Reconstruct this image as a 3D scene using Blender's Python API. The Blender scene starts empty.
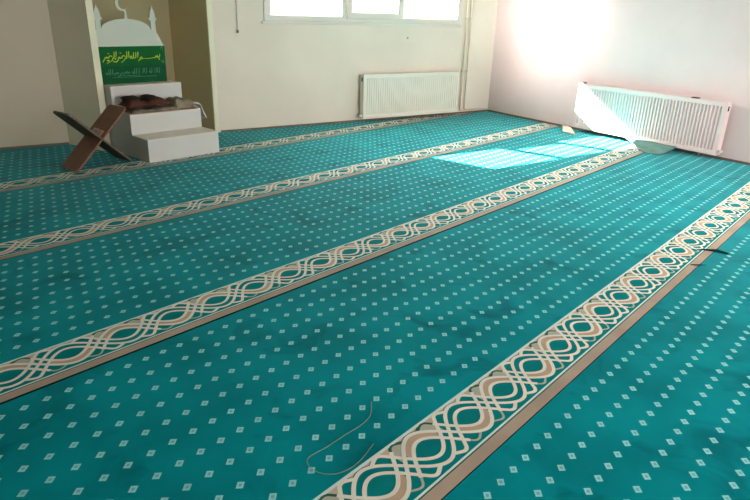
import bpy, bmesh, math, random
from mathutils import Vector, Matrix, noise
random.seed(7)
S = 1.4                       # metres per unit (unit = camera height)
C = bpy.context.scene.collection
sc = bpy.context.scene

# ------------------------------------------------------------------ helpers
def lin(c):
    c = c / 255.0
    return c / 12.92 if c <= .04045 else ((c + .055) / 1.055) ** 2.4
def rgb(r, g, b): return (lin(r), lin(g), lin(b), 1)

def mat(name, col, rough=.6, spec=.4, metal=0, var=0, vscale=6, bump=0, bscale=60, sheen=0, col2=None, coat=0):
    m = bpy.data.materials.new(name); m.use_nodes = True
    nt = m.node_tree; b = nt.nodes['Principled BSDF']
    b.inputs['Base Color'].default_value = col
    b.inputs['Roughness'].default_value = rough
    b.inputs['Metallic'].default_value = metal
    b.inputs['Specular IOR Level'].default_value = spec
    if sheen:
        b.inputs['Sheen Weight'].default_value = sheen
        b.inputs['Sheen Roughness'].default_value = .25; b.inputs['Sheen Tint'].default_value = (.8, 1, 1, 1)
    tc = nt.nodes.new('ShaderNodeTexCoord')
    if var or col2:
        n = nt.nodes.new('ShaderNodeTexNoise'); n.inputs['Scale'].default_value = vscale
        n.inputs['Detail'].default_value = 4
        nt.links.new(tc.outputs['Object'], n.inputs['Vector'])
        r = nt.nodes.new('ShaderNodeValToRGB')
        lo = col2 if col2 else tuple(c * (1 - var) for c in col[:3]) + (1,)
        hi = col if col2 else tuple(min(1, c * (1 + var * .5)) for c in col[:3]) + (1,)
        r.color_ramp.elements[0].color = lo; r.color_ramp.elements[0].position = .35
        r.color_ramp.elements[1].color = hi; r.color_ramp.elements[1].position = .62
        nt.links.new(n.outputs['Fac'], r.inputs['Fac'])
        nt.links.new(r.outputs['Color'], b.inputs['Base Color'])
    if bump:
        n2 = nt.nodes.new('ShaderNodeTexNoise'); n2.inputs['Scale'].default_value = bscale
        n2.inputs['Detail'].default_value = 3
        nt.links.new(tc.outputs['Object'], n2.inputs['Vector'])
        bp = nt.nodes.new('ShaderNodeBump'); bp.inputs['Strength'].default_value = bump
        bp.inputs['Distance'].default_value = .01
        nt.links.new(n2.outputs['Fac'], bp.inputs['Height'])
        nt.links.new(bp.outputs['Normal'], b.inputs['Normal'])
    return m

def blotch(m):
    """flattened pile: scattered darker footprints in the colour of the yarn"""
    nt = m.node_tree; b = nt.nodes['Principled BSDF']; src = b.inputs['Base Color'].links[0].from_socket
    tc = nt.nodes.new('ShaderNodeTexCoord'); n = nt.nodes.new('ShaderNodeTexNoise')
    n.inputs['Scale'].default_value = 3.4; n.inputs['Detail'].default_value = 5; n.inputs['Distortion'].default_value = .8
    r = nt.nodes.new('ShaderNodeValToRGB')
    r.color_ramp.elements[0].position = .56; r.color_ramp.elements[0].color = (1, 1, 1, 1)
    r.color_ramp.elements[1].position = .72; r.color_ramp.elements[1].color = (.58, .60, .62, 1)
    mx = nt.nodes.new('ShaderNodeMix'); mx.data_type = 'RGBA'; mx.blend_type = 'MULTIPLY'; mx.inputs[0].default_value = 1
    nt.links.new(tc.outputs['Object'], n.inputs['Vector']); nt.links.new(n.outputs['Fac'], r.inputs['Fac'])
    nt.links.new(src, mx.inputs[6]); nt.links.new(r.outputs['Color'], mx.inputs[7]); nt.links.new(mx.outputs[2], b.inputs['Base Color'])

def V(x, y, z): return Vector((x * S, y * S, z * S))

def obj(name, bm, mats, parent=None, smooth=False, bevel=0):
    me = bpy.data.meshes.new(name)
    bmesh.ops.recalc_face_normals(bm, faces=bm.faces)
    bm.to_mesh(me); bm.free()
    for m in (mats if isinstance(mats, (list, tuple)) else [mats]): me.materials.append(m)
    if smooth:
        for p in me.polygons: p.use_smooth = True
    o = bpy.data.objects.new(name, me); C.objects.link(o)
    if parent: o.parent = parent
    if bevel:
        md = o.modifiers.new('bevel', 'BEVEL'); md.width = bevel; md.segments = 2; md.limit_method = 'ANGLE'
    return o
def tag(o, label, cat, group=None):
    o['label'] = label; o['category'] = cat
    if group: o['group'] = group
    return o
def thing(name, label, cat, loc, group=None):
    o = bpy.data.objects.new(name, None); C.objects.link(o); o.location = loc
    o.empty_display_size = .1
    return tag(o, label, cat, group)
def struct(name, bm, m):
    o = obj(name, bm, m); o['kind'] = 'structure'; return o

def box(bm, x0, x1, y0, y1, z0, z1, M=None, off=(0, 0, 0)):
    vs = []
    for z in (z0, z1):
        for x, y in ((x0, y0), (x1, y0), (x1, y1), (x0, y1)):
            p = V(x, y, z)
            if M: p = M @ p
            vs.append(bm.verts.new(p - Vector(off)))
    for f in ((0, 3, 2, 1), (4, 5, 6, 7), (0, 1, 5, 4), (1, 2, 6, 5), (2, 3, 7, 6), (3, 0, 4, 7)):
        bm.faces.new([vs[i] for i in f])
def prism(bm, pts, z0, z1, off=(0, 0, 0)):
    """vertical prism over a footprint polygon"""
    lo = [bm.verts.new(V(x, y, z0) - Vector(off)) for x, y in pts]
    hi = [bm.verts.new(V(x, y, z1) - Vector(off)) for x, y in pts]
    n = len(pts)
    bm.faces.new(lo[::-1]); bm.faces.new(hi)
    for i in range(n): bm.faces.new((lo[i], lo[(i + 1) % n], hi[(i + 1) % n], hi[i]))
def slab(bm, fn, pts, t0, t1):
    """prism of a 2-D outline; fn(a, b, t) -> Vector"""
    lo = [bm.verts.new(fn(a, b, t0)) for a, b in pts]
    hi = [bm.verts.new(fn(a, b, t1)) for a, b in pts]
    n = len(pts)
    f0 = bm.faces.new(lo[::-1]); f1 = bm.faces.new(hi)
    for i in range(n): bm.faces.new((lo[i], lo[(i + 1) % n], hi[(i + 1) % n], hi[i]))
    f0.normal_update(); f1.normal_update()
    bmesh.ops.triangulate(bm, faces=[f0, f1])
def tube(bm, pts, r, seg=8, cap=True):
    pts = [Vector(p) for p in pts]; rings = []
    up = None
    for i, p in enumerate(pts):
        d = (pts[min(i + 1, len(pts) - 1)] - pts[max(i - 1, 0)]).normalized()
        if up is None:
            up = Vector((0, 0, 1)) if abs(d.z) < .9 else Vector((1, 0, 0))
        a = d.cross(up)
        if a.length < 1e-4: a = d.cross(Vector((0, 1, 0)))
        a.normalize(); b = a.cross(d).normalized(); up = b
        rr = r[i] if isinstance(r, (list, tuple)) else r
        rings.append([bm.verts.new(p + (a * math.cos(2 * math.pi * k / seg) + b * math.sin(2 * math.pi * k / seg)) * rr) for k in range(seg)])
    for A, B in zip(rings, rings[1:]):
        for k in range(seg): bm.faces.new((A[k], A[(k + 1) % seg], B[(k + 1) % seg], B[k]))
    if cap: bm.faces.new(rings[0][::-1]); bm.faces.new(rings[-1])
def smooth_path(pts, n=8):
    pts = [Vector(p) for p in pts]; out = []
    for i in range(len(pts) - 1):
        p0 = pts[max(i - 1, 0)]; p1 = pts[i]; p2 = pts[i + 1]; p3 = pts[min(i + 2, len(pts) - 1)]
        for k in range(n):
            t = k / n
            out.append(.5 * ((2 * p1) + (p2 - p0) * t + (2 * p0 - 5 * p1 + 4 * p2 - p3) * t * t + (3 * p1 - p0 - 3 * p2 + p3) * t ** 3))
    out.append(pts[-1]); return out
def B(): return bmesh.new()

# ------------------------------------------------------------------ materials
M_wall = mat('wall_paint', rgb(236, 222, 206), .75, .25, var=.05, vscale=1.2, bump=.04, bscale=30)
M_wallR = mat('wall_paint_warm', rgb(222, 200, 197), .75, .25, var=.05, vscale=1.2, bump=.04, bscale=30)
M_wallL = mat('wall_paint_shaded', rgb(200, 190, 168), .75, .25, var=.05, vscale=1.2, bump=.04, bscale=30)  # wall paint darkened: shade of the dim left side put into the colour
M_wing = mat('wing_wall_paint', rgb(240, 230, 206), .75, .25, var=.05, vscale=1.2)
M_nback = mat('niche_back_shaded_paint', rgb(164, 152, 116), .8, .2, var=.05, vscale=2)  # recess shade mixed into the paint, darkest on the back face
M_niche = mat('niche_shaded_paint', rgb(206, 190, 146), .8, .2, var=.05, vscale=2)  # cream paint toned olive to carry the shade inside the niche
M_trim = mat('cream_trim_paint', rgb(226, 220, 192), .6, .3, var=.04, vscale=3)
M_ceil = mat('ceiling_white', rgb(225, 222, 215), .85, .2, var=.03, vscale=2)
M_floor = mat('brown_screed', rgb(96, 84, 70), .85, .2, var=.2, vscale=8)
M_base = mat('baseboard_brown', rgb(120, 106, 90), .7, .3, var=.15, vscale=8)
M_frame = mat('window_frame_plastic', rgb(226, 218, 206), .35, .5, var=.02, vscale=4)
M_teal = mat('carpet_teal_pile', rgb(2, 142, 149), .8, .02, col2=rgb(1, 124, 130), vscale=2.6, bump=.2, bscale=500, sheen=.15)
blotch(M_teal)
M_tealdark = mat('carpet_deep_teal', rgb(4, 124, 124), .8, .03, var=.1, vscale=8)
M_dgreen = mat('carpet_outline_green', rgb(38, 96, 84), .85, .2, var=.1, vscale=8)
M_cream = mat('carpet_cream_yarn', rgb(228, 224, 210), .85, .2, var=.06, vscale=12, bump=.2, bscale=400)
M_tan = mat('carpet_tan_yarn', rgb(192, 164, 138), .85, .2, var=.08, vscale=10, bump=.2, bscale=400)
M_pink = mat('carpet_pale_tan_yarn', rgb(202, 178, 156), .85, .2, var=.06, vscale=10)
M_ear = mat('carpet_pale_grey_yarn', rgb(176, 178, 158), .85, .2, var=.06, vscale=10)
M_edge = mat('carpet_white_edge_yarn', rgb(205, 228, 222), .85, .2, var=.05, vscale=12)
M_beige = mat('carpet_beige_band', rgb(172, 152, 134), .85, .2, var=.12, vscale=5, bump=.2, bscale=400)
M_dot = mat('carpet_pale_dot', rgb(146, 216, 218), .85, .2, var=.08, vscale=10)
M_dotin = mat('carpet_dot_centre', rgb(110, 184, 184), .85, .2)
M_side = mat('carpet_cut_side', rgb(20, 46, 44), .9, .1)
M_endshade = mat('carpet_end_shaded', rgb(104, 140, 132), .85, .2, col2=rgb(84, 122, 116), vscale=9)  # teal pile greyed to paint in the shade on the upturned end
M_curl = mat('carpet_curled_edge', rgb(12, 66, 68), .9, .1)
M_backpink = mat('carpet_end_pale', rgb(214, 190, 172), .85, .2, var=.1, vscale=9)
M_rad = mat('radiator_enamel', rgb(222, 196, 192), .3, .5, var=.02, vscale=3)
M_rad2 = mat('radiator_cream_enamel', rgb(232, 226, 212), .35, .4, var=.02, vscale=3)
M_radtop = mat('radiator_grille_enamel', rgb(226, 208, 196), .4, .5)
M_dark = mat('dark_slot', rgb(50, 44, 38), .8, .2)
M_chrome = mat('valve_metal', rgb(170, 160, 150), .3, .5, metal=.7)
M_pipe = mat('pipe_paint', rgb(214, 200, 180), .45, .4, var=.04, vscale=4)
M_white = mat('minbar_white_board', rgb(204, 202, 196), .45, .4, var=.03, vscale=3)
M_top = mat('minbar_tread_board', rgb(218, 206, 192), .5, .4, var=.03, vscale=3)
M_board = mat('sign_white_board', rgb(194, 198, 184), .5, .4, var=.02, vscale=3)
M_green = mat('sign_green', rgb(4, 90, 38), .6, .12, var=.08, vscale=8)
M_green2 = mat('sign_deep_green', rgb(6, 78, 42), .6, .12, var=.08, vscale=8)
M_yel = mat('sign_yellow_lettering', rgb(172, 200, 30), .5, .3)
M_pale = mat('sign_pale_lettering', rgb(70, 136, 98), .5, .3)
M_wood = mat('lectern_brown_wood', rgb(128, 88, 68), .55, .35, var=.14, vscale=14)
M_woodd = mat('lectern_dark_wood', rgb(104, 88, 70), .55, .35, var=.14, vscale=14)
M_plate = mat('lectern_joint_pale', rgb(214, 184, 166), .6, .3, var=.2, vscale=40)
M_cloth = mat('blanket_grey_tan', rgb(156, 140, 120), .9, .2, col2=rgb(110, 92, 76), vscale=11, bump=.3, bscale=60)
M_clothw = mat('blanket_pale_end', rgb(206, 202, 190), .9, .2, var=.14, vscale=14)
M_dred = mat('garment_dark_red', rgb(92, 48, 38), .9, .2, col2=rgb(56, 42, 32), vscale=9)
M_black = mat('garment_black', rgb(42, 34, 30), .9, .2, var=.2, vscale=12)
M_thread = mat('thread_tan', rgb(150, 160, 130), .8, .2)
M_cord = mat('blind_cord_white', rgb(222, 216, 204), .6, .3)
M_greytip = mat('cord_toggle_grey', rgb(120, 116, 108), .5, .4)

def glass_mat():
    m = bpy.data.materials.new('window_glass'); m.use_nodes = True
    nt = m.node_tree; nt.nodes.clear()
    o = nt.nodes.new('ShaderNodeOutputMaterial'); t = nt.nodes.new('ShaderNodeBsdfTransparent')
    g = nt.nodes.new('ShaderNodeBsdfGlossy'); g.inputs['Roughness'].default_value = .02
    mx = nt.nodes.new('ShaderNodeMixShader'); mx.inputs['Fac'].default_value = .06
    nt.links.new(t.outputs[0], mx.inputs[1]); nt.links.new(g.outputs[0], mx.inputs[2]); nt.links.new(mx.outputs[0], o.inputs[0])
    return m
M_glass = glass_mat()

# ------------------------------------------------------------------ room shell
XR, YB, XL, YF, ZC = 4.904, 5.113, -2.3, -2.6, 1.95
FL = Vector((.750, 4.738)); FR = Vector((1.752, 5.112))
e = (FR - FL).normalized(); bb = Vector((-e.y, e.x))
T2 = lambda v: (v.x, v.y)
bm = B(); box(bm, XL - .1, XR + .1, YF - .1, YB + .75, -.08, -.0086); struct('floor', bm, M_floor)
bm = B(); box(bm, XL - .1, XR + .1, YF - .1, YB + .75, ZC, ZC + .08); struct('ceiling', bm, M_ceil)
bm = B(); box(bm, XR, XR + .1, YF - .1, YB + .06, -.008, ZC); struct('wall_right', bm, M_wallR)
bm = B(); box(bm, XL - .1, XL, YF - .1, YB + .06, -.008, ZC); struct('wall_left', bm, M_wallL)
bm = B(); box(bm, XL, XR, YF - .1, YF, -.008, ZC); struct('wall_front', bm, M_wall)
# back wall with the window opening
WX0, WX1, WZ0, WZ1 = 2.20, 4.395, .915, 1.31
bm = B()
box(bm, FR.x, WX0, YB, YB + .06, -.008, ZC); box(bm, WX1, XR, YB, YB + .06, -.008, ZC)
box(bm, WX0, WX1, YB, YB + .06, -.008, WZ0); box(bm, WX0, WX1, YB, YB + .06, WZ1, ZC)
struct('wall_back', bm, M_wall)
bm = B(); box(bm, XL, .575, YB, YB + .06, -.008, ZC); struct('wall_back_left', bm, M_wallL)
# niche: slanted left wing, two side cheeks and back
bm = B()
P1 = FL + e * .015 + bb * .012
prism(bm, [T2(FL + bb * .012 + e * .0), T2(P1), T2(P1 + bb * .55), (.545, YB + .06), (.560, YB - .0)], -.008, ZC)
struct('wall_niche_left', bm, M_wing)
# thin inner lining carrying the shade-toned niche colour
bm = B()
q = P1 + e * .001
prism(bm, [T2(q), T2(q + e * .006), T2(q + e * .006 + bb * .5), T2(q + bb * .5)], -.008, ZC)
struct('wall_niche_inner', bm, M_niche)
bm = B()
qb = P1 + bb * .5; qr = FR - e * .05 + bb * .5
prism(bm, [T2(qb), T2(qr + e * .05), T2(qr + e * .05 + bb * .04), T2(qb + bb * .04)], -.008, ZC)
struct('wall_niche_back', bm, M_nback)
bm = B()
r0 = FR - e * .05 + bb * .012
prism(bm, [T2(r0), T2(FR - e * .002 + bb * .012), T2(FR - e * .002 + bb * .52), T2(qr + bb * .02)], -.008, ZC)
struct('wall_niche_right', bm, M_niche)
bm = B(); prism(bm, [T2(FL), T2(FL + e * .05), T2(FL + e * .05 + bb * .012), T2(FL + bb * .012)], -.008, ZC); struct('trim_1', bm, M_trim)
bm = B(); prism(bm, [T2(FR - e * .05), T2(FR), T2(FR + bb * .012), T2(FR - e * .05 + bb * .012)], -.008, ZC); struct('trim_2', bm, M_trim)
# thin brown baseboards
bm = B(); box(bm, XR - .008, XR, YF, YB, -.008, .016); struct('baseboard_right', bm, M_base)
bm = B(); box(bm, FR.x + .01, XR - .008, YB - .008, YB, -.008, .014); struct('baseboard_back', bm, M_base)
bm = B(); box(bm, XL, .556, YB - .008, YB, -.008, .014); struct('baseboard_left', bm, M_base)

# window: frame, mullions, three panes, projecting middle sash
win = bpy.data.objects.new('window_1', None); C.objects.link(win); win.location = V((WX0 + WX1) / 2, YB, WZ0); win['kind'] = 'structure'
wo = win.location
def wbox(bm, *a): box(bm, *a, off=wo)
y0, y1 = YB - .014, YB + .03
bm = B()
wbox(bm, WX0, WX1, y0, y1, WZ0, .966); wbox(bm, WX0, WX1, y0, y1, WZ1 - .04, WZ1)
wbox(bm, WX0, 2.262, y0, y1, .966, WZ1 - .04); wbox(bm, 4.345, WX1, y0, y1, .966, WZ1 - .04)
wbox(bm, 2.965, 3.035, y0, y1, .966, WZ1 - .04); wbox(bm, 3.595, 3.66, y0, y1, .966, WZ1 - .04)
o = obj('window_frame', bm, M_frame, win, bevel=.006); 
bm = B()
sx0, sx1, sz0, sz1 = 3.015, 3.63, .948, WZ1 - .03
for a in ((sx0, sx1, sz0, sz0 + .058), (sx0, sx1, sz1 - .05, sz1), (sx0, sx0 + .048, sz0 + .058, sz1 - .05), (sx1 - .048, sx1, sz0 + .058, sz1 - .05)):
    wbox(bm, a[0], a[1], y0 - .018, y0 - .001, a[2], a[3])
obj('window_sash', bm, M_frame, win, bevel=.005)
for xa, xb, za in ((2.262, 2.965, .966), (3.035, 3.595, .966), (3.66, 4.345, .966)):
    bm = B(); wbox(bm, xa, xb, YB + .012, YB + .016, za, WZ1 - .04); obj('window_pane', bm, M_glass, win)
bm = B(); wbox(bm, WX0 - .02, WX1 + .015, YB - .016, YB - .001, WZ0 - .022, WZ0 - .001); obj('window_sill', bm, M_frame, win, bevel=.004)

# ------------------------------------------------------------------ carpet rolls
ANG = math.radians(14.54)
ct, st = math.cos(ANG), math.sin(ANG)
def tn(t, n, z=0): return Vector(((t * ct - n * st) * S, (t * st + n * ct) * S, z))
SP, A0, BW_ = 1.0608, .7717, .2036
PER = .17545
TH = .011
MATS = [M_teal, M_tealdark, M_dgreen, M_cream, M_tan, M_pink, M_ear, M_edge, M_beige, M_dot, M_dotin, M_side]
TEAL, TDK, DG, CR, TAN, PK, EAR, EDG, BEI, DOT, DIN, SIDE = range(12)
NIC = [FL + e * .0, FR]
def carpet(i, ph, gap, t0=-3.2, t1=6.6, nmax=None, dot_t0=0.0, dn=0.0):
    """roll i: border at its near edge, then ten staggered rows of dots"""
    up = A0 + i * SP                       # upper white edge of the border
    n0 = up - BW_; n1 = n0 + SP - gap
    if nmax: n1 = nmax
    bm = B()
    def quad(ta, tb, na, nb, m, z):
        vs = [bm.verts.new(tn(*p, z)) for p in ((ta, na), (tb, na), (tb, nb), (ta, nb))]
        f = bm.faces.new(vs); f.material_index = m
    def strip(lo, hi, m, z):
        a = [bm.verts.new(tn(t, n, z)) for t, n in lo]; b = [bm.verts.new(tn(t, n, z)) for t, n in hi]
        for k in range(len(a) - 1):
            f = bm.faces.new((a[k], a[k + 1], b[k + 1], b[k])); f.material_index = m
    z = 0.0
    pz0, pz1 = up - .1607, up - .009       # patterned zone
    quad(t0, t1, up, n1, TEAL, z)
    quad(t0, t1, pz1, up, EDG, z)
    quad(t0, t1, pz0, pz1, TDK, z)
    quad(t0, t1, pz0 - .006, pz0, EDG, z)
    quad(t0, t1, pz0 - .010, pz0 - .006, DG, z)
    quad(t0, t1, n0, pz0 - .010, BEI, z)
    # cut sides at the seams
    for n in (n0, n1):
        f = bm.faces.new([bm.verts.new(tn(t, n, zz)) for t, zz in ((t0, -TH), (t1, -TH), (t1, z), (t0, z))]); f.material_index = SIDE
    # ---- braid
    nc = up - .0805
    A, W = .064, .0106
    lay = .0004
    def th(t): return math.pi * (t - ph) / PER
    def off(t, j, s):
        c = s * math.cos(th(t)); d = 0
        if j:
            k = c * j
            if k <= 0: d = .043 - .014 * abs(k)
            elif k < .277: d = .043 + .0027 * k / .277
            else: d = .0457 * math.cos(min(1, (k - .277) / .61) * math.pi / 2)
        return s * math.cos(th(t)) * A + j * d
    k0 = math.floor((t0 - ph) / PER) + 1; k1 = math.floor((t1 - ph) / PER) - 1
    N = 32
    ts = [ph + (k0 + k / N) * PER for k in range((k1 - k0) * N + 1)]
    # visible part only: pattern elsewhere is outside the room
    # upper ground: pale tan between the braid and the upper edge
    env = [max(off(t, 1, 1), off(t, 1, -1)) for t in ts]
    strip([(t, nc + v) for t, v in zip(ts, env)], [(t, pz1) for t in ts], PK, z + lay * .5)
    # dark green outline above the braid
    strip([(t, nc + v) for t, v in zip(ts, env)], [(t, min(pz1, nc + v + .0085)) for t, v in zip(ts, env)], DG, z + lay)
    # tan fill of band +1 on its crests and troughs
    for k in range(k0, k1):
        for sgn in (1, -1):
            # crest of band s at medallion k : sign of cos
            s = 1
            tt = [ph + (k + u / 20 * .68 - .34) * PER for u in range(21)]
            c = math.cos(th(ph + k * PER)) * s
            j = -1 if c > 0 else 1
            if sgn == 1:
                strip([(t, nc + off(t, j, s)) for t in tt], [(t, nc + off(t, 0, s)) for t in tt], TAN, z + lay * 1.2)
    # pale fill of the small loops beside the tan crests
    for k in range(k0, k1):
        c0 = ph + k * PER
        if math.cos(th(c0)) > 0:
            for sx in (-1, 1):
                tt = [c0 + sx * PER * (.17 + .31 * u / 14) for u in range(15)]
                strip([(t, nc + off(t, 0, 1)) for t in tt], [(t, nc + off(t, 1, 1)) for t in tt], EAR, z + lay * 1.3)
    # dark grounds of the band channel and the bands themselves
    for s in (-1, 1):
        for j in (-1, 0, 1):
            ys = [nc + off(t, j, s) for t in ts]
            pts = []
            for q_, t in enumerate(ts):
                a = max(q_ - 1, 0); b_ = min(q_ + 1, len(ts) - 1)
                dt, dn = ts[b_] - ts[a], ys[b_] - ys[a]
                L = math.hypot(dt, dn); pts.append((t, ys[q_], -dn / L, dt / L))
            zz = z + lay * (2.2 + .25 * (j + 1) + (.9 if s > 0 else 0))
            run, runs = [], []
            for p in pts:
                c = s * math.cos(th(p[0])) * j
                m_ = CR
                if s > 0 and c > .10: m_ = DG if j > 0 else EAR
                if run and run[-1][1] != m_:
                    runs.append(run + [(p, run[-1][1])]); run = []
                run.append((p, m_))
            runs.append(run)
            for run in runs:
                m_ = run[0][1]; ww = W * (1 if m_ == CR else .62)
                dz = 0 if m_ == CR else -lay * 1.2
                strip([(p[0] - p[2] * ww / 2, p[1] - p[3] * ww / 2) for p, _ in run], [(p[0] + p[2] * ww / 2, p[1] + p[3] * ww / 2) for p, _ in run], m_, zz + dz)
    # ---- rows of dots
    row = 0
    n = up + .0695 + dn
    while n < n1 - .03 and row < 10:
        off_t = dot_t0 + (0 if row % 2 == 0 else .02865)
        k = math.floor((t0 - off_t) / .0573) + 1
        while off_t + k * .0573 < t1 - .01:
            t = off_t + k * .0573
            for rx, ry, m, dz in ((.0135, .0122, DOT, lay), (.0060, .0055, DIN, lay * 2)):
                vs = [bm.verts.new(tn(t + a, n + b_, z + dz)) for a, b_ in ((-rx, -ry * .12), (-rx * .12, -ry), (rx, ry * .12), (rx * .12, ry))]
                f = bm.faces.new(vs); f.material_index = m
            k += 1
        row += 1; n += .0799
    # ---- trim to the room
    def cut(co, no):
        g = bm.verts[:] + bm.edges[:] + bm.faces[:]
        bmesh.ops.bisect_plane(bm, geom=g, plane_co=co, plane_no=no, clear_outer=True)
    cut(V(XR - .018, 0, 0), Vector((1, 0, 0))); cut(V(0, YB - .014, 0), Vector((0, 1, 0)))
    cut(V(XL + .02, 0, 0), Vector((-1, 0, 0))); cut(V(0, YF + .02, 0), Vector((0, -1, 0)))
    if i == 3:                             # leave out the niche block
        wing = (Vector((.560, YB)) - FL).normalized(); wn = Vector((-wing.y, wing.x))   # outward (left)
        if wn.x > 0: wn = -wn
        pl = [(FL + wn * .008, wn), (FL - bb * .008, -bb), (Vector((FR.x + .012, YB)), Vector((1, 0)))]
        for co, no in pl:
            g = bm.verts[:] + bm.edges[:] + bm.faces[:]
            bmesh.ops.bisect_plane(bm, geom=g, plane_co=V(co.x, co.y, 0), plane_no=Vector((no.x, no.y, 0)))
        dead = []
        for f in bm.faces:
            c = f.calc_center_median() / S; c = Vector((c.x, c.y))
            if all((c - co).dot(no) < 1e-5 for co, no in pl): dead.append(f)
        bmesh.ops.delete(bm, geom=dead, context='FACES')
    for f in bm.faces:
        if f.normal.z < -.5: f.normal_flip()
    return bm
def carpet_obj(bm, label):
    me = bpy.data.meshes.new('prayer_carpet')
    for f in bm.faces:
        f.normal_update()
        if f.normal.z < -.2: f.normal_flip()
    bm.to_mesh(me); bm.free()
    for m in MATS: me.materials.append(m)
    o = bpy.data.objects.new('prayer_carpet', me); C.objects.link(o)
    return tag(o, label, 'carpet', 'rolled-out prayer carpet rows')
near = carpet_obj(carpet(-1, .02, .003, dot_t0=.0195, dn=.012), 'teal dotted prayer carpet row in the lower right corner, in front of every patterned border')
rowA = carpet_obj(carpet(0, (.9977 - PER * 4), .010, dot_t0=1.0301), 'teal prayer carpet row whose wide braided border runs through the foreground to the right edge')
rowB = carpet_obj(carpet(1, .7416 - PER * 4, .006, dot_t0=.01), 'teal prayer carpet row in the middle, its braided border ending at the right radiator')
rowC = carpet_obj(carpet(2, .8777 - PER * 6, .006, dot_t0=.03), 'teal prayer carpet row second from the back wall, just in front of the white steps')
rowD = carpet_obj(carpet(3, .80 - PER * 5, .006, nmax=5.9, dot_t0=.0), 'farthest teal prayer carpet row, under the white steps and the back radiator')

# curled-up carpet ends (parts of their carpets)
def sheet(name, rows, m, parent, thick=.008):
    bm = B(); g = [[bm.verts.new(p) for p in r] for r in rows]
    for i in range(len(g) - 1):
        for j in range(len(g[0]) - 1): bm.faces.new((g[i][j], g[i][j + 1], g[i + 1][j + 1], g[i + 1][j]))
    o = obj(name, bm, m, parent, smooth=True)
    md = o.modifiers.new('solid', 'SOLIDIFY'); md.thickness = thick; md.offset = 1
    return o
def flap(parent, bot, top, lift, m, nj=10, ni=8, pw=1.3):
    b0, b1 = bot; t0, t1 = top; rows = []
    for i in range(ni + 1):
        u = i / ni; r = []
        for j in range(nj + 1):
            v = j / nj
            pb = Vector(b0).lerp(Vector(b1), v); pt = Vector(t0).lerp(Vector(t1), v)
            p = pb.lerp(pt, u)
            h = pb.z + (pt.z - pb.z) * (u ** pw)
            endc = 1
            r.append(V(p.x, p.y, h * endc + .0035 * math.sin(v * 9 + u * 3) * u))
        rows.append(r)
    o = sheet('curled_end', rows, m, parent)
    return o
f1 = flap(rowA, ((4.52, 2.84, .007), (4.56, 2.735, .007)), ((4.745, 3.20, .052), (4.752, 2.72, .058)), .05, M_endshade)
f1['label'] = 'shaded grey-green end curled up against the radiator'
f2 = flap(rowB, ((4.64, 3.80, .007), (4.60, 3.62, .007)), ((4.80, 3.94, .036), (4.765, 3.81, .040)), .05, M_backpink, pw=.5)
f2['label'] = 'pale end curled up beside the radiator'
def lip(parent, pts, h):
    rows = []
    for i in range(5):
        u = i / 4
        rows.append([V(p[0] + q[0] * u, p[1] + q[1] * u, .0015 + h * math.sin(u * math.pi * .6) * w) for p, q, w in pts])
    o = sheet('curled_edge', rows, M_curl, parent, .004); o['label'] = 'dark upturned scrap of edge at the seam'
lip(near, [((2.765, 1.36), (.0, -.012), .6), ((2.785, 1.33), (.02, -.028), 1), ((2.80, 1.295), (.018, -.035), .9), ((2.82, 1.262), (.006, -.008), .1)], .011)
lip(near, [((2.535, 1.272), (.0, -.008), .5), ((2.55, 1.255), (.012, -.016), 1), ((2.575, 1.243), (.010, -.012), .3)], .006)

# ------------------------------------------------------------------ white stepped minbar
MA = math.radians(13.7)
ex = Vector((math.cos(MA), math.sin(MA))); ey = Vector((-ex.y, ex.x)); O = Vector((.937, 4.212))
def ML(x, y, z):
    q = O + ex * x + ey * y; return V(q.x, q.y, z)
w, s1, s2, s3, d1, d2, d3 = .552, .160, .300, .466, .218, .470, .66
zb = .0025
mb = thing('stepped_pulpit', 'white boxy three-step wooden pulpit standing in front of the shaded olive niche', 'pulpit', ML(w / 2, .3, zb))
mo = mb.location
def mbox(bm, x0, x1, y0, y1, z0, z1):
    vs = [bm.verts.new(ML(x, y, z) - mo) for z in (z0, z1) for x, y in ((x0, y0), (x1, y0), (x1, y1), (x0, y1))]
    for f in ((0, 3, 2, 1), (4, 5, 6, 7), (0, 1, 5, 4), (1, 2, 6, 5), (2, 3, 7, 6), (3, 0, 4, 7)): bm.faces.new([vs[i] for i in f])
t_ = .012
prof = [(0, zb), (0, s1 - t_), (d1, s1 - t_), (d1, s2 - t_), (d2, s2 - t_), (d2, s3 - t_), (d3, s3 - t_), (d3, zb)]
for nm, xa, xb in (('side_panel', 0, t_), ('side_panel', w - t_, w)):
    bm = B(); slab(bm, lambda a, b, t: ML(t, a, b) - mo, prof, xa, xb); obj(nm, bm, M_white, mb)
for ya, za, zz in ((0, zb, s1 - t_), (d1, s1, s2 - t_), (d2, s2, s3 - t_)):
    bm = B(); mbox(bm, t_, w - t_, ya, ya + t_, za - (0 if za == zb else .012), zz); obj('riser', bm, M_white, mb)
for ya, yb, zz in ((-.001, d1, s1), (d1 - .001, d2, s2), (d2 - .001, d3, s3)):
    bm = B(); mbox(bm, -.001, w + .001, ya, yb, zz - t_, zz); obj('tread', bm, M_top, mb, bevel=.003)

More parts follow.
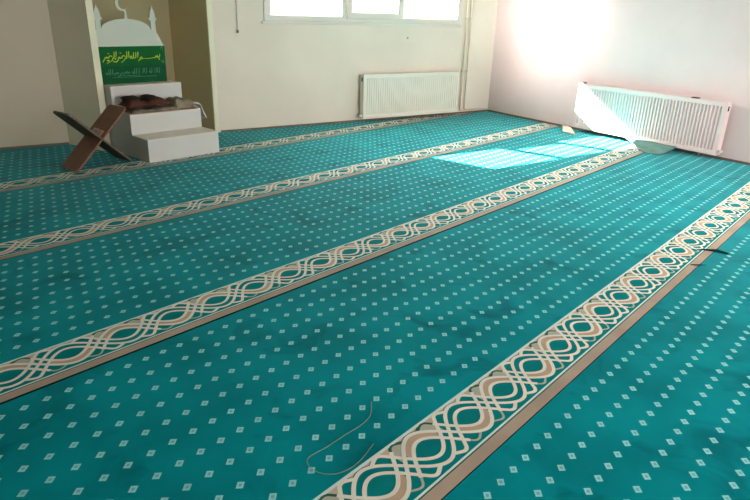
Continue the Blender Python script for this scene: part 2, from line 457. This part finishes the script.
# ------------------------------------------------------------------ mosque-shaped sign board
YS = .588
def SG(x, z, t): return ML(x, YS - t, z)
sg = thing('mosque_sign_board', 'white mosque-shaped board with dome, two minarets and green Arabic calligraphy panel, on the pulpit', 'sign', ML(.24, YS, s3))
so = sg.location
def sslab(pts, t0, t1, m, name, parent=sg):
    bm = B(); slab(bm, lambda a, b, t: SG(a, b, t) - so, pts, t0, t1); return obj(name, bm, m, parent)
zg = .727
dome = [(.222 + .185 * math.cos(a), .838 + .075 * math.sin(a)) for a in [math.radians(d) for d in range(8, 173, 6)]]
dome_pts = [(-.018, s3 + .001), (.500, s3 + .001), (.503, zg), (.492, .742), (.478, .768), (.468, .79), (.458, .812), (.449, .82)]
dome_pts += [(.449, .84)] + [(.411, .84)] + dome[1:-1] + [(.040, .84), (.004, .84), (-.018, .80)]
sslab(dome_pts, -.006, .006, M_board, 'dome_panel')
def minaret(cx, cut=None):
    hw = .018
    p = [(hw, .838), (hw, .902), (.031, .908), (.033, .922), (.021, .925), (.022, .938), (.019, .958), (.012, .975), (.005, .988), (0, 1.006)]
    pts = [(cx + a, b) for a, b in p] + [(cx - a, b) for a, b in p[::-1][1:]]
    if cut is not None: pts = [(max(a, cut), b) for a, b in pts]
    return pts
sslab(minaret(.430), -.005, .0065, M_board, 'minaret')
sslab(minaret(.022), -.005, .0065, M_board, 'minaret')
# crescent on a curved stem
co_, R_ = (.207, 1.012), .046
outer = [(co_[0] + R_ * math.cos(a), co_[1] + R_ * math.sin(a)) for a in [math.radians(d) for d in range(50, 311, 10)]]
inner = [(co_[0] + .012 + .0375 * math.cos(a), co_[1] + .003 + .0375 * math.sin(a)) for a in [math.radians(d) for d in range(300, 59, -10)]]
sslab(outer + inner, -.004, .006, M_board, 'crescent')
sslab([(.212, .905), (.240, .905), (.236, .940), (.236, .962), (.228, .975), (.210, .975), (.222, .958), (.220, .935)], -.0045, .0055, M_board, 'crescent_stem')
gp = sslab([(-.018, s3 + .002), (.499, s3 + .002), (.502, zg), (-.018, zg)], .0062, .0095, M_green, 'green_panel')
sslab([(-.016, s3 + .004), (.497, s3 + .004), (.499, .592), (-.016, .592)], .0096, .0106, M_green2, 'lower_band', gp)
# lettering: bismillah in yellow
def strokes(lines, ox, oz, sx, sz, wd, m, name):
    bm = B()
    for L in lines:
        if len(L) == 1:
            u, v = L[0]; d = wd * .9; x, z = ox + u * sx, oz + v * sz
            slab(bm, lambda a, b, t: SG(a, b, t) - so, [(x - d, z), (x, z - d), (x + d, z), (x, z + d)], .0108, .0122); continue
        P = [Vector((ox + u * sx, oz + v * sz, 0)) for u, v in L]
        P = smooth_path(P, 4) if len(P) > 2 else P
        n = len(P)
        lo, hi = [], []
        for i, p in enumerate(P):
            d = (P[min(i + 1, n - 1)] - P[max(i - 1, 0)]); d = d.normalized() if d.length > 1e-6 else Vector((1, 0, 0))
            nn = Vector((-d.y, d.x, 0)) * wd * .5 * (1 - .45 * abs(2 * i / (n - 1) - .7))
            lo.append(p - nn); hi.append(p + nn)
        a = [[bm.verts.new(SG(p.x, p.y, t) - so) for p in r] for r, t in ((lo, .0112), (hi, .0112))]
        for i in range(n - 1): bm.faces.new((a[0][i], a[0][i + 1], a[1][i + 1], a[1][i]))
    return obj(name, bm, m, gp)
bis = [[(.975, .72), (.968, .48), (.935, .44), (.93, .62), (.925, .43), (.90, .58), (.895, .42), (.86, .40), (.76, .34), (.66, .36)],
       [(.66, .36), (.645, .48), (.62, .42), (.635, .32), (.66, .34)], [(.625, .33), (.60, .25), (.58, .12)], [(.955, .26)],
       [(.588, .98), (.582, .7), (.575, .42)], [(.55, .96), (.545, .6), (.535, .44), (.50, .40)], [(.51, .92), (.503, .6), (.495, .44), (.47, .40)],
       [(.48, .40), (.465, .60), (.44, .52), (.452, .40), (.48, .40)],
       [(.43, 1.04), (.424, .7), (.418, .45)], [(.395, 1.04), (.39, .65), (.38, .44), (.36, .42), (.335, .25), (.28, .05)],
       [(.37, .58), (.325, .66), (.30, .48), (.27, .45), (.26, .55), (.243, .47), (.268, .42)], [(.24, .46), (.235, .28), (.19, .12), (.15, .22), (.148, .42)], [(.19, .40)],
       [(.215, 1.06), (.21, .75), (.203, .48)], [(.18, 1.02), (.176, .65), (.165, .47), (.15, .45), (.12, .22), (.04, .0)],
       [(.145, .60), (.105, .68), (.085, .52), (.06, .50), (.055, .60), (.048, .49), (.03, .56), (.018, .47), (.035, .43)], [(.02, .44), (.0, .30), (-.02, .10)],
       [(.30, .88), (.27, .92)], [(.10, .86), (.07, .90)], [(.06, .26)], [(.08, .26)]]
strokes(bis, .028, .612, .44, .078, .0075, M_yel, 'calligraphy')
# faint smaller line below (the declaration of faith)
def lam(u): return [(u, .95), (u - .004, .5), (u - .014, .38), (u - .03, .36)]
dec = []
for u in (.96, .90, .82, .72, .66, .585, .54, .505): dec.append(lam(u))
dec += [[(.93, .92), (.915, .6), (.94, .36), (.96, .4)], [(.69, .92), (.675, .6), (.70, .36)], [(.865, .9), (.86, .4)], [(.78, .9), (.775, .4)],
        [(.80, .36), (.785, .55), (.765, .45), (.80, .36)], [(.49, .36), (.475, .55), (.455, .45), (.485, .36)],
        [(.42, .45), (.40, .55), (.385, .38), (.36, .62), (.345, .42), (.32, .50), (.305, .36), (.28, .38), (.275, .6), (.27, .3)],
        [(.25, .45), (.235, .2), (.20, .05)], [(.22, .55), (.21, .4), (.195, .55), (.185, .4), (.17, .5), (.16, .36), (.145, .3), (.13, .5), (.145, .45)],
        lam(.12), lam(.085), lam(.055), [(.03, .36), (.02, .55), (.0, .45), (.03, .36)], [(.90, .0), (.10, .02)], [(.60, .16), (.20, .18)]]
strokes(dec, .03, .512, .43, .066, .0048, M_pale, 'small_lettering')
for L_ in ([(0, 0), (1, .9), (1.1, -1)], [(0, -4.6), (1, -5.6), (1.2, -4.2)]):
    strokes([L_], .466, .706, .016, .018, .006, M_pale, 'corner_mark')

# ------------------------------------------------------------------ blanket and dark garment on the second step
def cloth(name, x0, x1, ya, yb, hfun, m, label, cat, nx=44, ny=18, seed=0, lift=0):
    bm = B(); base = ML((x0 + x1) / 2, (ya + yb) / 2, s2 + .001)
    g = []
    for i in range(nx + 1):
        u = i / nx; r = []
        for j in range(ny + 1):
            v = j / ny
            edge = min(1, min(u, 1 - u) * 9) * min(1, min(v, 1 - v) * 5)
            x = x0 + (x1 - x0) * u; y = ya + (yb - ya) * v
            jx = .012 * noise.noise(Vector((v * 4, seed, 1.3))); jy = .018 * noise.noise(Vector((u * 6, seed + 3, .7))) * (1 if v < .5 else .3)
            h = hfun(u, v) * edge
            h *= .75 + .6 * abs(noise.noise(Vector((u * 9, v * 4, seed + 5))))
            r.append(bm.verts.new(ML(x + jx, y + jy, s2 + .0025 + lift + max(0, h)) - base))
        g.append(r)
    for i in range(nx):
        for j in range(ny): bm.faces.new((g[i][j], g[i + 1][j], g[i + 1][j + 1], g[i][j + 1]))
    # close underneath
    rim = [g[i][0] for i in range(nx + 1)] + [g[nx][j] for j in range(1, ny + 1)] + [g[i][ny] for i in range(nx - 1, -1, -1)] + [g[0][j] for j in range(ny - 1, 0, -1)]
    bm.faces.new(rim[::-1])
    o = obj(name, bm, m, None, smooth=True); o.location = base
    md = o.modifiers.new('sub', 'SUBSURF'); md.levels = 1; md.render_levels = 1
    return tag(o, label, cat)
bl = cloth('patterned_blanket', .012, w - .006, d1 - .010, d2 - .016, lambda u, v: (.022 if u < .66 else .070) + .006 * math.sin(u * 17) + .004 * math.sin(v * 9), M_cloth,
           'crumpled grey and tan patterned blanket lying along the second pulpit step', 'blanket', seed=2)
# pale end hanging over the right side
rows = []
for i in range(13):
    u = i / 12; r = []
    for j in range(7):
        v = j / 6
        y = d1 + .012 + .085 * v + .008 * math.sin(u * 4 + v * 3)
        a = min(1, u / .35)
        x = w - .05 + .062 * math.sin(a * math.pi / 2) + (.030 * max(0, u - .35) / .65)
        z = s2 + .030 - .016 * (1 - math.cos(a * math.pi / 2)) - .105 * max(0, u - .35) / .65 * (1 - .25 * abs(v - .5))
        r.append(ML(x + .008 * math.sin(v * 6), y, z + .010 * math.sin(v * math.pi) * (1 - a * .5)) - bl.location)
    rows.append(r)
he = sheet('hanging_end', rows, M_clothw, bl, .012); he['label'] = 'pale end hanging over the side of the step'
gar = cloth('dark_garment', .008, .36, d1 + .02, d2 - .03, lambda u, v: .026 + .036 * math.exp(-((u - .22) / .14) ** 2) + .040 * math.exp(-((u - .68) / .15) ** 2), M_dred,
            'dark red-brown folded garment heaped on top of the grey and tan blanket', 'garment', seed=8, lift=.040)
for ux, uw in ((.085, .065), (.215, .05)):
    bm = B(); bs = gar.location
    n_ = 14; ring = []
    bmesh.ops.create_icosphere(bm, subdivisions=3, radius=1)
    for v_ in bm.verts:
        k = 1 + .25 * noise.noise(v_.co * 2.2 + Vector((ux * 40, 0, 0)))
        p = ML(ux + v_.co.x * uw * k, d1 + .135 + v_.co.y * .075 * k, s2 + .088 + v_.co.z * .022 * k)
        v_.co = p - bs
    fo = obj('black_fold', bm, M_black, gar, smooth=True); fo['label'] = 'black bunched fold of cloth'

# ------------------------------------------------------------------ folding X lectern
ld = Vector((.930, .367)); la = Vector((.367, -.930))
LC = Vector((.618, 4.275)); LZ = .194
lec = thing('folding_book_stand', 'brown wooden X-shaped folding Quran stand on the carpet left of the white steps', 'book stand', V(LC.x, LC.y, zb))
lo_ = lec.location
def LP(sgn, l, a, t):
    """l along the plank from the crossing, a along the hinge, t across the thickness"""
    hx, hz = .200, .182
    L = math.hypot(hx, hz); dx, dz = sgn * hx / L, hz / L
    q = LC + ld * (l * dx) + la * a + ld * (t * -dz)
    return V(q.x, q.y, LZ + l * dz + t * dx) - lo_
LH = .268
def plank_outline(k, hw):
    pts = []
    for cx, cy, r, a0 in ((hw, -LH, .03, -90), (hw, LH, .03, 0), (-hw, LH, .03, 90), (-hw, -LH, .03, 180)):
        sx = 1 if cx > 0 else -1; sy = 1 if cy > 0 else -1
        for d in range(0, 91, 18):
            a = math.radians(a0 + d); pts.append((cx - sx * r + r * math.cos(a), cy - sy * r + r * math.sin(a)))
    return pts
hw = .098
pl_ = plank_outline(0, hw)
bm = B(); slab(bm, lambda a, b, t: LP(1, b, a, t), pl_, -.006, .006); p1 = obj('plank', bm, M_wood, lec, bevel=.003)
p1['label'] = 'broad brown plank turned face-on'
# second plank is split into a fork that straddles the first
bm = B()
slab(bm, lambda a, b, t: LP(-1, b, a, t), [(x, y) for x, y in pl_ if y > 0][0:] + [(-hw, .012), (hw, .012)], -.006, .006)
slab(bm, lambda a, b, t: LP(-1, b, a, t), [(x, y) for x, y in pl_ if y < 0 and x < 0] + [(x, y) for x, y in pl_ if y < 0 and x > 0] + [(hw, -.012), (-hw, -.012)], -.006, .006)
for xa, xb in ((-hw, -hw * .45), (hw * .5, hw)):
    slab(bm, lambda a, b, t: LP(-1, b, a, t), [(xa, -.014), (xb, -.014), (xb, .014), (xa, .014)], -.0059, .0059)
p2 = obj('plank', bm, M_woodd, lec); p2['label'] = 'darker plank seen almost edge-on'
bm = B(); slab(bm, lambda a, b, t: LP(1, b, a, t), [(-.060, .004), (.060, -.004), (.066, .058), (-.054, .068)], .0062, .0082)
pp = obj('joint_plate', bm, M_plate, lec); pp['label'] = 'pale squarish plate at the crossing'
bm = B(); slab(bm, lambda a, b, t: LP(1, b, a, t), [(-.048, .012), (.050, .005), (.055, .050), (-.044, .058)], .0083, .0090)
obj('plate_inlay', bm, mat('joint_plate_inlay', rgb(186, 150, 132), .6, .3, var=.3, vscale=60), pp)

# ------------------------------------------------------------------ panel radiators
def radiator(label, length, height, depth, ribs, origin, along, out, z0, valve_end, extra, M_rad, g):
    """origin = wall-side start corner of the front face; along/out unit vectors"""
    al, ou = Vector(along), Vector(out)
    rd = thing('panel_radiator', label, 'radiator', V(origin[0] + al.x * length / 2, origin[1] + al.y * length / 2, z0), 'white panel radiators')
    ro = rd.location
    def R(a, d, z):      # d: out from the front face (negative = towards wall)
        return V(origin[0] + al.x * a + ou.x * d, origin[1] + al.y * a + ou.y * d, z0 + z) - ro
    def rbox(bm, a0, a1, d0, d1_, za, zb_):
        vs = [bm.verts.new(R(a, d, z)) for z in (za, zb_) for a, d in ((a0, d0), (a1, d0), (a1, d1_), (a0, d1_))]
        for f in ((0, 3, 2, 1), (4, 5, 6, 7), (0, 1, 5, 4), (1, 2, 6, 5), (2, 3, 7, 6), (3, 0, 4, 7)): bm.faces.new([vs[i] for i in f])
    # ribbed front panel
    cols = [(0, 0)]
    m0 = length * .018; p = (length - 2 * m0) / ribs
    for k in range(ribs):
        a = m0 + k * p
        cols += [(a + p * .18, 0), (a + p * .34, -g), (a + p * .66, -g), (a + p * .82, 0)]
    cols.append((length, 0))
    bm = B(); grid = []
    H = height; mg = H * .075
    for z, on in ((0, 0), (mg, 0), (mg + .012, 1), (H - mg - .012, 1), (H - mg, 0), (H, 0)):
        grid.append([bm.verts.new(R(a, d * on, z)) for a, d in cols])
    for i in range(5):
        for j in range(len(cols) - 1): bm.faces.new((grid[i][j], grid[i][j + 1], grid[i + 1][j + 1], grid[i + 1][j]))
    fp = obj('front_panel', bm, M_rad, rd)
    md = fp.modifiers.new('solid', 'SOLIDIFY'); md.thickness = .006; md.offset = -1
    bm = B(); rbox(bm, .004, length - .004, -depth, -depth + .010, .006, H - .010); obj('rear_panel', bm, M_rad, rd)
    for a in (-.004, length - .004):
        bm = B(); rbox(bm, a, a + .008, -depth, -.001, .004, H - .004); cv = obj('side_cover', bm, M_rad, rd, bevel=.003)
        bm = B(); aa = a - .0012 if a < 0 else a + .008
        rbox(bm, aa, aa + .0012, -depth * .62, -depth * .30, H * .84, H * .93); obj('cover_slot', bm, M_dark, cv)
    bm = B()
    rbox(bm, 0, length, -.010, -.001, H - .008, H); rbox(bm, 0, length, -depth, -depth + .010, H - .008, H)
    n_ = 60
    for k in range(n_ + 1):
        a = .006 + (length - .012) * k / n_; rbox(bm, a - .004, a + .004, -depth + .010, -.010, H - .008, H - .002)
    obj('top_grille', bm, M_radtop, rd)
    # valve and drain
    va = length + .004 if valve_end > 0 else -.004
    sgn = valve_end
    bm = B(); tube(bm, [R(va, -depth * .45, .035), R(va + sgn * .035, -depth * .45, .035)], .011, 12)
    tube(bm, [R(va + sgn * .028, -depth * .45, .035), R(va + sgn * .028, -depth * .45 - .02, .030)], .008, 10)
    vb = obj('valve', bm, M_chrome, rd, smooth=False)
    bm = B(); tube(bm, [R(va + sgn * .026, -depth * .45 + .006, .035), R(va + sgn * .030, -depth * .45 + .034, .035), R(va + sgn * .030, -depth * .45 + .040, .035)], [.016, .018, .012], 14)
    obj('valve_cap', bm, M_rad, vb)
    extra(rd, R, rbox)
    return rd
def extra_right(rd, R, rbox):
    L, H = 1.39, .405
    bm = B(); rbox(bm, .02, .045, -.05, -.012, H + .0005, H + .014); tube(bm, [R(.012, -.03, H + .006), R(.03, -.03, H + .010)], .009, 8)
    obj('vent_plug', bm, M_chrome, rd)
    bm = B(); rbox(bm, 1.095, 1.150, -.045, -.006, H + .0005, H + .008); obj('hanging_clip', bm, M_dark, rd)
    bm = B(); tube(bm, [R(L - .14, -.02, .0), R(L - .14, -.02, -.022)], .008, 8); obj('drain_plug', bm, M_chrome, rd)
def extra_back(rd, R, rbox):
    bm = B()
    tube(bm, smooth_path([R(1.20, -.03, .40), R(1.225, -.03, .402), R(1.245, -.045, .40)], 4), .008, 8); obj('union', bm, M_pipe, rd)
radiator('long white ribbed radiator low on the right wall, half in sunlight', 1.39, .405, .060, 46, (4.788, 3.805), (0, -1, 0), (-1, 0, 0), .040, 1, extra_right, M_rad, .0125)
radiator('white ribbed radiator on the back wall under the window', 1.195, .420, .062, 44, (3.165, 5.015), (1, 0, 0), (0, -1, 0), .034, -1, extra_back, M_rad2, .006)

# wall brackets would be hidden; heating pipes in the corner
def pipe(pts, r, label, group='heating pipes in the corner'):
    bm = B(); base = V(*pts[0]); tube(bm, [V(*p) - base for p in pts], r, 10)
    o = obj('heating_pipe', bm, M_pipe, None, smooth=True); o.location = base
    return tag(o, label, 'pipe', group)
p_ = pipe([(4.462, 5.085, ZC - .001), (4.462, 5.085, .060), (4.468, 5.085, .043), (4.482, 5.085, .036), (4.496, 5.085, .032)], .010, 'left of the two thin vertical heating pipes in the far corner, bent at the bottom')
q_ = pipe([(4.522, 5.085, ZC - .001), (4.522, 5.085, .060), (4.530, 5.085, .044), (4.548, 5.085, .038), (4.62, 5.085, .034), (4.72, 5.083, .040), (4.84, 5.080, .030), (4.885, 5.078, .026)], .010, 'right of the two thin vertical heating pipes in the far corner, turning along the floor')
for pp_, px in ((p_, 4.462), (q_, 4.522)):
    for z in (.45, .98):
        bm = B()
        tube(bm, [V(px, 5.085 + .012, z) - pp_.location, V(px, 5.112, z) - pp_.location], .006, 8)
        tube(bm, [V(px, 5.085, z - .010) - pp_.location, V(px, 5.085, z + .010) - pp_.location], .0135, 10)
        obj('pipe_clip', bm, M_pipe, pp_)

# ------------------------------------------------------------------ small things
cx_, cz_ = 1.958, .815
bc = thing('blind_cord', 'white blind cord with a grey tip hanging on the back wall left of the window', 'cord', V(cx_, 5.098, cz_))
bm = B(); tube(bm, [V(cx_ + .006, 5.098, ZC - .002) - bc.location, V(cx_ + .002, 5.098, 1.2) - bc.location, V(cx_, 5.098, cz_ + .02) - bc.location], .0065, 8); obj('cord', bm, M_cord, bc)
bm = B(); tube(bm, [V(cx_, 5.098, z) - bc.location for z in (cz_ + .025, cz_ + .02, cz_ + .002, cz_)], [.006, .011, .012, .006], 10); obj('toggle', bm, M_greytip, bc)
bm = B(); tube(bm, [Vector((0, .014, 0)), Vector((0, 0, 0)), Vector((0, -.004, 0))], [.005, .007, .012], 10)
nl = obj('wall_nail', bm, M_greytip); nl.location = V(3.721, 5.103, .784); tag(nl, 'small grey nail head in the back wall above the back radiator', 'nail')
th_ = [(.772, 1.151), (.737, 1.102), (.69, 1.079), (.639, 1.068), (.578, 1.052), (.517, 1.038), (.514, .993), (.545, .962), (.59, .958), (.634, .974), (.682, 1.002)]
bm = B(); b0 = V(th_[0][0], th_[0][1], .0022)
tube(bm, smooth_path([V(x, y, .0022) - b0 for x, y in th_], 6), .0009, 6)
tho = obj('loose_thread', bm, M_thread, None, smooth=True); tho.location = b0
tag(tho, 'thin loose thread looped on the teal carpet beside the foreground border', 'thread')

# ------------------------------------------------------------------ light
wd = bpy.data.worlds.new('outside'); sc.world = wd; wd.use_nodes = True
nt = wd.node_tree; bg = nt.nodes['Background']
bg.inputs['Color'].default_value = (1, .985, .95, 1); bg.inputs['Strength'].default_value = 1.6
def lamp(kind, name, loc, target, energy, color=(1, 1, 1), **kw):
    l = bpy.data.lights.new(name, kind); l.energy = energy; l.color = color
    for k, v in kw.items(): setattr(l, k, v)
    o = bpy.data.objects.new(name, l); C.objects.link(o); o.location = loc
    o.rotation_euler = (Vector(target) - Vector(loc)).to_track_quat('-Z', 'Y').to_euler(); return o
SUN = Vector((.348, -1, -.60))
lamp('SUN', 'sun', (0, 8, 6), Vector((0, 8, 6)) + SUN, 185, (1, .95, .86), angle=math.radians(.6))
lamp('AREA', 'window_daylight', V(3.3, 5.45, 1.25), V(3.8, 2.4, .3), 330, (1, .95, .92), shape='RECTANGLE', size=3.3, size_y=1.0, spread=math.radians(120))
lamp('AREA', 'room_fill', V(3.3, -2.4, 1.1), V(3.3, 3, .7), 370, (1, .96, .97), shape='RECTANGLE', size=3.6, size_y=1.8)  # added soft fill behind the camera, no modelled window there
lamp('AREA', 'bounce_fill', V(3.7, 2.0, 1.9), V(3.9, 2.2, 0), 32, (1, .93, .90), shape='RECTANGLE', size=1.6, size_y=2.4, spread=math.radians(110))  # added unseen lamp under the ceiling, stands in for sunlight bounce
lamp('SPOT', 'wall_glow_fill', V(3.1, 4.2, 1.75), V(4.904, 4.45, 1.10), 430, (1, .95, .91), spot_size=math.radians(54), spot_blend=1.0, shadow_soft_size=.1)  # added out-of-view spot that makes the glow on the right wall

# ------------------------------------------------------------------ camera
cam = bpy.data.cameras.new('camera'); co = bpy.data.objects.new('camera', cam); C.objects.link(co)
cam.sensor_width = 36; cam.lens = 599.2 / 750 * 36; cam.clip_start = .02
r = Vector((0.83737799, -0.54589053, 0.02831321)); u = Vector((0.1784842, 0.32201182, 0.92975899)); f = Vector((0.51666382, 0.77350625, -0.36707844))
m = Matrix((r, u, -f)).transposed().to_4x4(); m.translation = Vector((0, 0, S)); co.matrix_world = m
sc.camera = co
sc.view_settings.view_transform = 'Standard'; sc.view_settings.look = 'None'
sc.view_settings.exposure = 0
